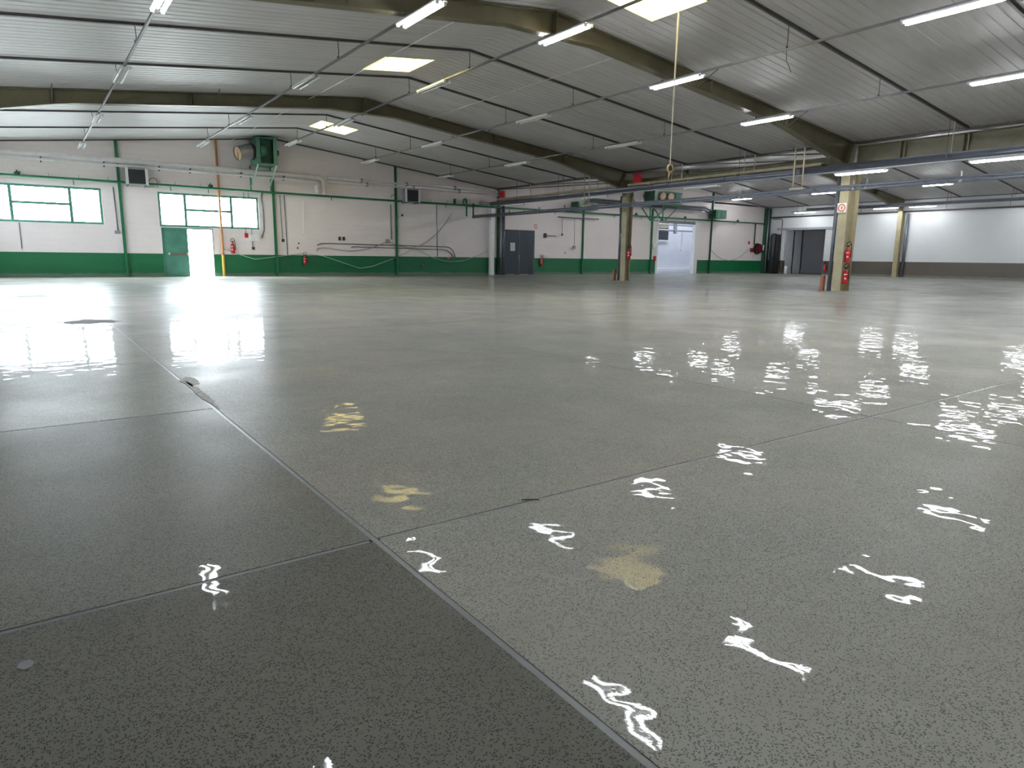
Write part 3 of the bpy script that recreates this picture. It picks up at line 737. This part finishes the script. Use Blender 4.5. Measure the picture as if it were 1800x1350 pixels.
one('column_tag', MB().bar((XV-.20, 22.72, 1.98), (XV-.20, 22.52, 2.28), .02, .03).bar((XV-.20, 22.80, 2.04), (XV-.20, 22.60, 2.34), .02, .03)
    .bar((XV-.20, 22.72, 1.98), (XV-.20, 22.80, 2.04), .02, .03).bar((XV-.20, 22.52, 2.28), (XV-.20, 22.60, 2.34), .02, .03), 'cord', 'tilted pale rectangular frame fixed to the plain column', 'bracket')

# ------------------------------------------------------------------ far wall: posts and pipes
POSTS = [(3.5, 'green steel post between the two big windows', zr(3.5), 'green', .10), (9.75, 'green steel post beside the ridge fan', 4.5, 'green', .10), (16.0, 'green steel post beside the heater with cords', zr(16.0), 'green', .09),
         (22.45, 'dark green steel post at the roof valley', zr(22.45), 'greend', .12), (28.95, 'green steel post crossed by the slim grey tube', 4.0, 'green', .08), (35.2, 'green steel post before the open bay', 4.4, 'green', .09), (41.5, 'green steel post past the open bay', zr(41.5), 'greend', .08)]
for x, lab, zt, m, wd in POSTS:
    p = thing('steel_post', lab, 'post', (x, YW-.05, 0), 'green wall posts')
    MB().box(x-wd/2, x+wd/2, YW-.012, YW, 0, zt-.05).build('back_flange', m, p)
    MB().box(x-wd/2, x+wd/2, YW-.11, YW-.098, 0, zt-.05).build('front_flange', m, p)
    MB().box(x-.006, x+.006, YW-.10, YW-.01, 0, zt-.05).build('web', m, p)
    MB().box(x-wd*.8, x+wd*.8, YW-.13, YW, 0, .015).build('base_plate', m, p)
gp = thing('green_pipe', 'long green pipe crossing the whole far wall', 'pipe', (20, YW-.16, 3.8))
MB().tube([(XL+.2, YW-.17, 3.85), (3.4, YW-.17, 3.85), (16.2, YW-.17, 3.80), (48.0, YW-.17, 3.85)], .05, 10).build('pipe_run', 'green', gp, True)
for x in (-.8, 1.9, 5.4, 6.9, 12.5, 18.9, 24.2, 26.5, 31.5, 34.0, 38.4, 44.0, 46.5):
    MB().tube([(x, YW-.17, 3.83), (x, YW-.17, 3.62)], .016, 6).build('drain_stub', 'greend', gp)
for x in (.2, 1.1, 2.1, 3.1, 5.0, 5.6, 6.6, 18.0, 19.0, 34.5, 37.3, 45.2): MB().tube([(x, YW-.17, 3.85), (x, YW-.17, 4.03)], .008, 5).build('hanger_rod', 'rail', gp)
for x in (7.0, .1, 33.5, 38.4, 44.4):
    va = MB().tube([(x-.09, YW-.17, 3.93), (x+.09, YW-.17, 3.93)], .06, 8).build('valve_body', 'greend', gp, True)
    MB().tube([(x, YW-.17, 3.95), (x, YW-.17, 4.05)], .03, 6).build('valve_stem', 'greend', va)
loop = [(20.0, YW-.2, 3.8), (20.0, YW-.2, 3.98), (20.05, YW-.2, 4.12), (20.13, YW-.2, 4.15), (20.2, YW-.2, 4.1), (20.22, YW-.2, 3.9), (20.22, YW-.2, 3.2)]
MB().tube(loop, .045, 8).build('loop_bend', 'green', gp, True)
MB().tube([(19.45, YW-.2, 3.8), (19.45, YW-.2, 4.1)], .08, 10).build('valve_stack', 'greend', gp, True)
wp = thing('white_duct', 'fat off-white lagged pipe high on the far wall', 'pipe', (4.6, YW-.2, 4.5))
MB().tube([(XL+.2, YW-.22, 4.70), (11.85, YW-.22, 4.66), (12.02, YW-.22, 4.62), (12.12, YW-.22, 4.52), (12.14, YW-.22, 4.40), (12.14, YW-.22, 3.9)], .115, 14).build('pipe_run', 'offw', wp, True)
MB().tube([(12.14, YW-.22, 3.95), (12.14, YW-.22, 3.86)], .13, 14).build('end_cap', 'offw', wp, True)
ws = thing('white_pipe', 'slim off-white pipe under the fat lagged pipe', 'pipe', (4.6, YW-.2, 4.45))
MB().tube([(XL+.2, YW-.33, 4.50), (11.45, YW-.33, 4.46), (11.66, YW-.3, 4.40), (11.74, YW-.3, 4.28), (11.74, YW-.3, 3.95)], .055, 10).build('pipe_run', 'offw', ws, True)
MB().tube([(11.74, YW-.3, 4.3), (11.74, YW-.3, 3.92)], .10, 12).build('elbow_sleeve', 'white', ws, True)
for x in (.9, 3.0, 5.0, 6.2, 8.3, 10.2): MB().box(x-.02, x+.02, YW-.36, YW-.1, 4.40, 4.60).build('pipe_clip', 'dgrey', ws)
for i, (z, lab) in enumerate(((4.68, 'upper of two slim pink-white pipes beside the heater'), (4.52, 'lower of two slim pink-white pipes beside the heater'))):
    t = thing('wall_pipe', lab, 'pipe', (17.3, YW-.12, z-.05), 'twin wall pipes')
    MB().tube([(12.35, YW-.14, z), (22.35, YW-.14, z-.03)], .055, 10).build('pipe_run', 'offw', t, True)
    for x in (14.1+i*.3, 16.6+i*.4, 19.5+i*.3): MB().box(x-.02, x+.02, YW-.21, YW-.02, z-.09, z+.09).build('pipe_clip', 'rail', t)
op = thing('gas_pipe', 'orange vertical pipe turning yellow near the floor by the open door', 'pipe', (7.35, YW-.12, 0))
MB().tube([(7.35, YW-.10, .95), (7.35, YW-.10, zr(7.35)-.02)], .05, 10).build('upper_run', 'orange', op, True)
MB().tube([(7.35, YW-.10, 0), (7.35, YW-.10, .95)], .06, 10).build('lower_run', 'yellow', op, True)
MB().tube([(7.35, YW-.10, .93), (7.35, YW-.10, .99)], .075, 10).build('collar', 'orange', op, True)
one('white_post', MB().box(21.80, 22.04, YW-.28, YW-.05, 0, 3.72).box(21.78, 22.06, YW-.30, YW-.03, 0, .02), 'white', 'white square post beside the slate double door', 'post', None, False, .012)
for i, (x, r, zt, lab) in enumerate(((22.72, .09, 3.9, 'thick grey vertical pipe beside the slate door'), (22.55, .04, 3.8, 'slim grey vertical pipe against the dark green post'))):
    one('grey_pipe', MB().tube([(x, YW-.2, 0), (x, YW-.2, zt)], r, 12), 'pipe' if i == 0 else 'steel', lab, 'pipe', None, True)

# ------------------------------------------------------------------ heaters and fans on the far wall
def heater(x0, x1, z0, z1, label):
    t = thing('unit_heater', label, 'heater', ((x0+x1)/2, YW-.3, z0), 'wall unit heaters')
    MB().box(x0, x1, YW-.55, YW-.12, z0, z1).build('casing', 'grey', t, bevel=.01)
    for a, b in ((x0, x0+.1), (x1-.1, x1)): MB().box(a, b, YW-.575, YW-.54, z0, z1).build('side_trim', 'white', t)
    MB().box(x0+.1, x1-.1, YW-.572, YW-.545, z1-.06, z1).build('top_trim', 'grey', t)
    MB().box(x0+.1, x1-.1, YW-.56, YW-.55, z0+.04, z1-.06).build('grille_back', 'dgrey', t)
    for k in range(6): MB().box(x0+.1, x1-.1, YW-.572, YW-.557, z0+.06+k*.1, z0+.072+k*.1).build('louvre', 'dgrey', t)
    for x in (x0+.08, x1-.08): MB().box(x-.02, x+.02, YW-.5, YW, z0-.05, z0).build('bracket', 'green', t)
    return t
heater(3.70, 4.52, 3.76, 4.42, 'grey unit heater with dark face between the two big windows')
heater(16.30, 17.15, 3.76, 4.42, 'grey unit heater with dark face below the twin slim pipes')
for x, lab in ((4.62, 'thin looped cable beside the heater between the windows'), (15.75, 'thin looped cable beside the green post before the heater')):
    one('cable_loop', MB().tube(arc((x+.15, YW-.06, 3.95), .16, 180, -10, 10)+[(x+.32, YW-.06, 3.75)], .012, 6), 'black', lab, 'cable', None, True)

fb = thing('ridge_fan', 'green box ventilation fan with silver duct on struts near the ridge', 'fan', (9.25, YW-.5, 4.9))
x0, x1, ya, yb, z0, z1 = 8.82, 9.72, YW-1.05, YW-.1, 5.0, 6.1
MB().box(x0, x0+.04, ya, yb, z0, z1).build('side_panel', 'greenm', fb); MB().box(x1-.04, x1, ya, yb, z0, z1).build('side_panel', 'greenm', fb)
MB().box(x0, x1, ya, yb, z1-.04, z1).build('top_panel', 'greenm', fb); MB().box(x0, x1, ya-.04, yb, z0-.06, z0).build('base_tray', 'greenm', fb)
MB().box(x0+.04, x1-.04, ya+.25, yb, z0, z1-.04).build('inner_body', 'greend', fb)
for xa, xb in ((x0, x0+.16), (x1-.16, x1)): MB().box(xa, xb, ya-.01, ya+.03, z0, z1).build('front_jamb', 'greenm', fb)
MB().tube([(x0+.2, ya+.3, 5.55), (x0+.45, ya+.3, 5.55)], .3, 16).build('rotor', 'greenm', fb, True)
du = MB().tube([(x0+.05, ya+.42, 5.50), (x0-.22, ya+.36, 5.47), (x0-.75, ya+.22, 5.33)], [.33, .33, .30], 20, False).build('duct', 'steel', fb, True)
MB().tube([(x0-.05, ya+.40, 5.49), (x0-.2, ya+.365, 5.472)], .345, 20, False).build('duct_collar', 'dgrey', du, True)
MB().tube([(x0-.70, ya+.233, 5.343), (x0-.735, ya+.224, 5.334)], .285, 20).build('duct_mouth', 'duct_in', du, True)
MB().tube([(x0-.74, ya+.223, 5.333), (x0-.76, ya+.217, 5.328)], .31, 20, False).build('mouth_rim', 'dgrey', du, True)
MB().bar((x0-.745, ya+.22, 5.05), (x0-.745, ya+.22, 5.61), .02, .02).build('mouth_bar', 'dgrey', du)
for x in (x0+.05, x1-.05):
    MB().bar((x, ya+.02, z0-.05), (x-.08, YW-.05, 4.02), .05, .05).build('strut', 'sage', fb)
for x in (x0-.05, x0+.85): MB().box(x-.03, x+.03, YW-.06, YW, 3.9, 4.95).build('wall_bracket', 'greenm', fb)
MB().tube([(x1, ya+.5, 5.55), (x1+.2, ya+.5, 5.55)], .12, 12).build('motor', 'greend', fb, True)

f2 = thing('bay_fan', 'teal box fan with round outlets on a green bracket by the bay', 'fan', (35.6, YW-.5, 4.6))
MB().box(34.3, 37.0, YW-1.0, YW-.1, 4.65, 5.45).build('casing', 'greend', f2)
MB().box(36.35, 37.0, YW-1.03, YW-.99, 4.70, 5.42).build('end_cover', 'greenm', f2)
for x in (34.95, 35.75): MB().tube([(x, YW-.99, 5.15), (x-.06, YW-1.2, 5.12)], [.24, .22], 18).build('outlet', 'duct_in', f2, True)
for x in (34.1, 35.3):
    MB().box(x-.03, x+.03, YW-.9, YW-.84, 3.5, 4.65).build('bracket_leg', 'green', f2)
    MB().bar((x, YW-.87, 3.53), (x, YW-.05, 4.4), .05, .05).build('bracket_tie', 'green', f2)
MB().box(34.1, 35.3, YW-.9, YW-.84, 3.5, 3.56).build('bracket_rail', 'green', f2); MB().box(34.1, 37.0, YW-.95, YW-.85, 4.58, 4.66).build('bracket_rail', 'green', f2)
for a, b in ((34.2, 35.9), (35.4, 36.9)): MB().bar((a+.2, YW-.86, 3.6), (b, YW-.86, 4.6), .05, .05).build('bracket_brace', 'green', f2)
for i, (x0, x1, z0, z1, lab) in enumerate(((27.9, 29.6, 3.98, 4.42, 'dark green pipe housing near the slim grey tube'), (41.1, 42.3, 3.98, 4.58, 'dark green pipe housing past the open bay'))):
    t = thing('pipe_housing', lab, 'housing', ((x0+x1)/2, YW-.4, z0), 'green pipe housings')
    MB().box(x0, x1, YW-.7, YW-.05, z0, z1).build('casing', 'greend', t, bevel=.02)
    MB().box(x0+.1, x0+.45, YW-.72, YW-.69, z0, z1).build('front_band', 'green', t)
    MB().box(x0+.55, x1-.05, YW-.715, YW-.69, z0+.05, z1-.05).build('front_panel', 'greend', t)
for i, z in enumerate((4.68, 4.52)):
    lab = ['upper dark pipe bending into the green housing', 'lower dark pipe bending into the green housing'][i]
    one('dark_pipe', MB().tube([(29.0, YW-.4, z-.05), (40.2-.1*i, YW-.4, z), (40.7-.1*i, YW-.4, z-.1), (41.2, YW-.4, z-.35)], .07, 10), 'pipe', lab, 'pipe', 'dark twin pipes', True)

# ------------------------------------------------------------------ small fittings, conduits and cords on the far wall
def conduit(label, pts, r=.014, mat='rail'):
    return one('conduit', MB().tube(pts, r, 6), mat, label, 'conduit', 'wall conduits', True)
y = YW-.025
conduit('thin conduit dropping to the small box beside the first green post', [(3.27, y, 3.65), (3.30, y, 1.92)], .02)
conduit('thin conduit falling below the plain end window', [(-.02, y, 2.1), (-.02, y, 1.1)], .014)
conduit('dark cable curving from the green pipe to the white cabinet', [(9.24, y, 3.78), (9.2, y, 3.5), (9.25, y, 3.0), (9.27, y, 2.2), (9.2, y, 1.8), (9.05, y, 1.62)][0:1]+[(9.2, y, 3.5), (9.25, y, 2.9), (9.24, y, 2.1), (9.12, y, 1.75)], .03, 'pipe')
conduit('thin conduit above the red call point', [(8.42, y, 3.75), (8.42, y, 1.95)], .01)
conduit('thin conduit dropping to the brass outlet', [(8.62, y, 3.75), (8.70, y, 1.35)], .012)
conduit('thin conduit dropping to the dark switch past the ridge post', [(10.05, y, 3.75), (10.08, y, 1.75)], .014)
conduit('grey conduit reaching the dado past the ridge post', [(10.25, y, 3.75), (10.29, y, .75)], .02)
conduit('grey conduit beside the heater post', [(15.72, y, 3.6), (15.72, y, 1.85)], .024)
conduit('dark vertical conduit beyond the heater', [(18.42, y, 3.75), (18.45, y, 1.0)], .018)
conduit('upper long conduit bending down at both ends', [(11.75, y, 1.48), (11.95, y, 1.56), (12.4, y, 1.57), (18.9, y, 1.53), (19.2, y, 1.50), (19.42, y, 1.36), (19.55, y, 1.1), (19.58, y, .98)], .026)
conduit('lower long conduit bending down beyond the heater', [(13.5, y, 1.40), (13.6, y, 1.43), (18.7, y, 1.38), (19.05, y, 1.34), (19.28, y, 1.2), (19.45, y, .98)], .022)
def cordline(label, pts, r, mat):
    return one('slack_cord', MB().tube(pts, r, 6), mat, label, 'cord', 'wall cords', True)
cordline('grey cord sagging into the square outlet box', [(11.7, y-.02, 1.22), (11.78, y-.02, 1.33), (12.1, y-.02, 1.36)]+sag((12.4, y-.02, 1.34), (15.45, y-.02, 1.74), .28, 12), .018, 'grey')
cordline('pale green cord in a V between the first fire extinguishers', [(7.4, y-.03, 1.2), (8.75, y-.03, .77), (11.0, y-.03, 1.06)], .018, 'sage')
cordline('pale green cord in a deep V before the heater post', [(11.3, y-.03, 1.05), (12.0, y-.03, .96), (13.9, y-.03, .36), (14.6, y-.03, .46), (15.95, y-.03, .92)], .02, 'sage')
cordline('pale cord rising and sagging across the dado beyond the heater', [(16.05, y-.03, .95), (16.95, y-.03, 1.37), (17.2, y-.03, 1.36)]+sag((17.4, y-.03, 1.28), (20.7, y-.03, .97), .38, 10)+[(21.7, y-.03, 1.35)], .016, 'sage')
cordline('thin cord swooping up to the green pipe loop', sag((15.6, y-.02, 1.75), (19.4, y-.02, 3.4), .95, 14), .014, 'grey')
cordline('thin cord hanging in a loop past the open bay', sag((41.6, y-.02, 1.75), (46.2, y-.02, 1.9), .85, 12), .016, 'grey')
one('slim_tube', MB().tube([(26.75, YW-.2, 3.46), (30.1, YW-.2, 3.46)], .035, 8), 'pipe', 'slim grey horizontal tube high on the far wall', 'tube', None, True)
dc = thing('drop_cord', 'drop cord ending in a black plug under the slim tube', 'cord', (27.12, YW-.2, 2.36))
MB().tube([(27.1, YW-.2, 3.47), (27.12, YW-.2, 2.45)], .014, 6).build('cord', 'rail', dc, True)
MB().tube([(27.12, YW-.2, 2.47), (27.12, YW-.2, 2.36)], .05, 8).build('plug', 'black', dc, True)
dc = thing('drop_cord', 'drop cord ending in a grey switch under the slim tube', 'cord', (28.12, YW-.2, 1.6))
MB().tube([(28.1, YW-.2, 3.47), (28.12, YW-.2, 1.75)], .014, 6).build('cord', 'rail', dc, True)
MB().box(28.04, 28.20, YW-.27, YW-.13, 1.58, 1.77).build('switch', 'grey', dc)
def smallbox(name, x, z, wx, wz, mat, label, cat, d=.06, lidmat=None):
    t = thing(name, label, cat, (x, YW-d/2, z-wz/2))
    MB().box(x-wx/2, x+wx/2, YW-d, YW, z-wz/2, z+wz/2).build('case', mat, t, bevel=.006)
    MB().box(x-wx*.32, x+wx*.32, YW-d-.012, YW-d, z-wz*.3, z+wz*.3).build('cover', lidmat or mat, t)
    return t
smallbox('switch_box', 3.27, 1.84, .18, .12, 'grey', 'small grey switch box beside the first green post', 'switch box')
smallbox('wall_cabinet', 8.75, 1.74, .42, .30, 'white', 'white wall cabinet under the window corner', 'cabinet', .2)
smallbox('call_point', 8.43, 1.85, .13, .20, 'red', 'red alarm call point between the cabinet and the ridge post', 'call point')
smallbox('power_outlet', 8.71, 1.27, .13, .14, 'brass', 'brass power outlet before the ridge post', 'outlet', .06, 'black')
smallbox('switch_box', 10.1, 1.66, .12, .14, 'dgrey', 'small dark switch just past the ridge post', 'switch box')
smallbox('power_outlet', 12.9, 1.82, .10, .18, 'dgrey', 'first of two small black outlets above the conduits', 'outlet')
smallbox('power_outlet', 13.12, 1.82, .10, .18, 'dgrey', 'second of two small black outlets above the conduits', 'outlet')
smallbox('outlet_box', 15.5, 1.75, .22, .20, 'grey', 'square grey outlet box before the heater post', 'outlet', .08, 'orange')
smallbox('red_marker', 19.15, .92, .17, .11, 'signred', 'small red marker plate on the dado beyond the heater', 'marker', .02)
smallbox('switch_box', 35.55, 1.9, .35, .35, 'white', 'pale control box beside the open bay', 'switch box', .1)
smallbox('call_point', 35.62, 1.05, .18, .32, 'red', 'small red box low beside the open bay', 'call point', .1)
smallbox('sounder', 46.2, 2.35, .18, .22, 'red', 'small red plate above the hose reel', 'plate', .04)
for i, (x, z, lab) in enumerate(((10.85, 1.55, 'upper black bolt hole cover past the ridge post'), (10.78, 1.32, 'lower black bolt hole cover past the ridge post'), (27.55, 1.33, 'small dark plug left of the slim grey tube drop'))):
    one('wall_plug', MB().tube([(x, YW, z), (x, YW-.03, z)], .04, 10), 'dgrey', lab, 'plug', None, True)
cm = thing('wall_camera', 'small dark wall camera beside the heater post', 'camera', (16.25, YW-.1, 3.05))
MB().tube([(16.15, YW-.02, 3.12), (16.28, YW-.12, 3.1)], .05, 10).build('body', 'offw', cm, True); MB().tube([(16.28, YW-.12, 3.1), (16.34, YW-.17, 3.09)], .055, 10).build('lens', 'black', cm, True)
for i, (x, z) in enumerate(((25.9, 2.33),)):
    bk = thing('door_closer', 'dark bracket arm beside the slate door', 'bracket', (x, YW-.05, z))
    MB().box(x-.07, x+.07, YW-.12, YW, z-.14, z+.14).build('body', 'dgrey', bk); MB().bar((x+.05, YW-.06, z), (x+.85, YW-.06, z-.02), .04, .05).build('arm', 'dgrey', bk)
wb = thing('water_tap', 'small steel tap low on the dado beyond the heater', 'tap', (17.5, YW-.1, .4))
MB().tube([(17.5, YW, .5), (17.5, YW-.1, .5), (17.5, YW-.14, .45), (17.5, YW-.14, .36)], .022, 8).build('spout', 'steel', wb, True); MB().box(17.44, 17.56, YW-.12, YW-.08, .53, .55).build('tap_handle', 'steel', wb)
# shallow rendered patch where an old window was filled in
pt = thing('trim_1', 'shallow rendered patch filling an old window opening', None, (13.2, YW, 2.0), None, 'structure')
MB().box(11.2, 15.3, YW-.008, YW, 2.06, 3.50).build('render_coat', 'wall', pt)
MB().box(11.12, 11.2, YW-.03, YW, 2.02, 3.55).build('edge_bead', 'wall', pt)

# hose reel and corner pipes
hr = thing('hose_reel', 'red hose reel beside the dark corner column', 'hose reel', (47.2, YW-.2, 1.5))
MB().tube([(47.2, YW-.08, 1.92), (47.2, YW-.30, 1.92)], .38, 24).build('hose_coil', 'black', hr, True)
MB().tube([(47.2, YW-.06, 1.92), (47.2, YW-.04, 1.92)], .43, 24).build('reel_disc', 'redd', hr, True)
MB().tube([(47.2, YW-.31, 1.92), (47.2, YW-.33, 1.92)], .26, 24).build('reel_hub', 'redd', hr, True)
MB().box(46.40, 46.58, YW-.2, YW, 1.65, 1.95).build('valve_box', 'redd', hr)
MB().box(47.55, 47.68, YW-.37, YW-.33, 1.8, 2.2).build('reel_label', 'sign', hr)
conduit('dark green feed pipe above the hose reel', [(46.75, YW-.1, 3.9), (46.75, YW-.1, 2.2)], .05, 'greend')
cc = thing('corner_column', 'dark green steel column in the corner beside the hose reel', 'column', (48.15, YW-.4, 0))
MB().box(47.9, 48.0, YW-.3, YW-.02, 0, 5.02).build('flange', 'greend', cc); MB().box(48.3, 48.4, YW-.3, YW-.02, 0, 5.0).build('flange', 'greend', cc); MB().box(48.0, 48.3, YW-.18, YW-.15, 0, 5.0).build('web', 'greend', cc)
MB().tube([(47.95, YW-.4, 0), (47.95, YW-.4, 4.9)], .05, 10).build('riser', 'steel', cc, True)
bt = thing('roller_bundle', 'tall dark rolled curtain standing in the corner', 'curtain', (48.2, YW-.85, 0))
MB().tube([(48.2, YW-.85, 0), (48.2, YW-.85, 2.95), (48.2, YW-.85, 3.1)], [.26, .26, .15], 18).build('roll', 'dgrey', bt, True)
MB().tube([(48.2, YW-1.15, 0), (48.2, YW-1.15, 3.0)], [.2, .2], 14).build('inner_roll', 'dark', bt, True)
sp = thing('side_wall_pipe', 'dark pipe line along the brown dado wall', 'pipe', (XR-.1, 20, 4.3))
MB().tube([(XR-.08, 32.6, 4.34), (XR-.08, YB+.1, 4.34)], .05, 8).build('pipe_run', 'strip', sp, True)
for yy in (30.0, 25.5, 20.0, 16.5, 11.0): MB().tube([(XR-.08, yy, 4.36), (XR-.08, yy, 5.05)], .012, 6).build('hanger_rod', 'strip', sp)
MB().tube([(XR-.06, 32.4, 4.2), (XR-.06, 31.7, 4.2), (XR-.06, 31.6, 4.1), (XR-.06, 31.6, .7)], .03, 8).build('branch', 'strip', sp, True)
sp2 = thing('side_duct', 'dark blue-grey pipe hung beside the brown dado wall', 'pipe', (46.6, 15, 4.6))
MB().tube([(46.6, 28.5, 4.66), (46.6, YB+.1, 4.66)], .10, 12).build('pipe_run', 'pipe', sp2, True)
for yy in (26.07, 19.23, 15.82): MB().tube([(46.6, yy, 4.7), (46.6, yy, zr(46.6)-.03)], .012, 6).build('hanger_rod', 'strip', sp2)
one('downpipe', MB().tube([(XR-.12, 22.25, 0), (XR-.12, 22.25, 4.2)], .09, 12), 'pipe', 'blue-grey downpipe on the brown dado wall column', 'pipe', None, True)
one('white_bollard', MB().tube([(XR-.1, 30.95, 0), (XR-.1, 30.95, .55), (XR-.1, 30.95, .62)], [.13, .13, .09], 14), 'white', 'short white bollard at the unlit side bay', 'bollard', None, True)
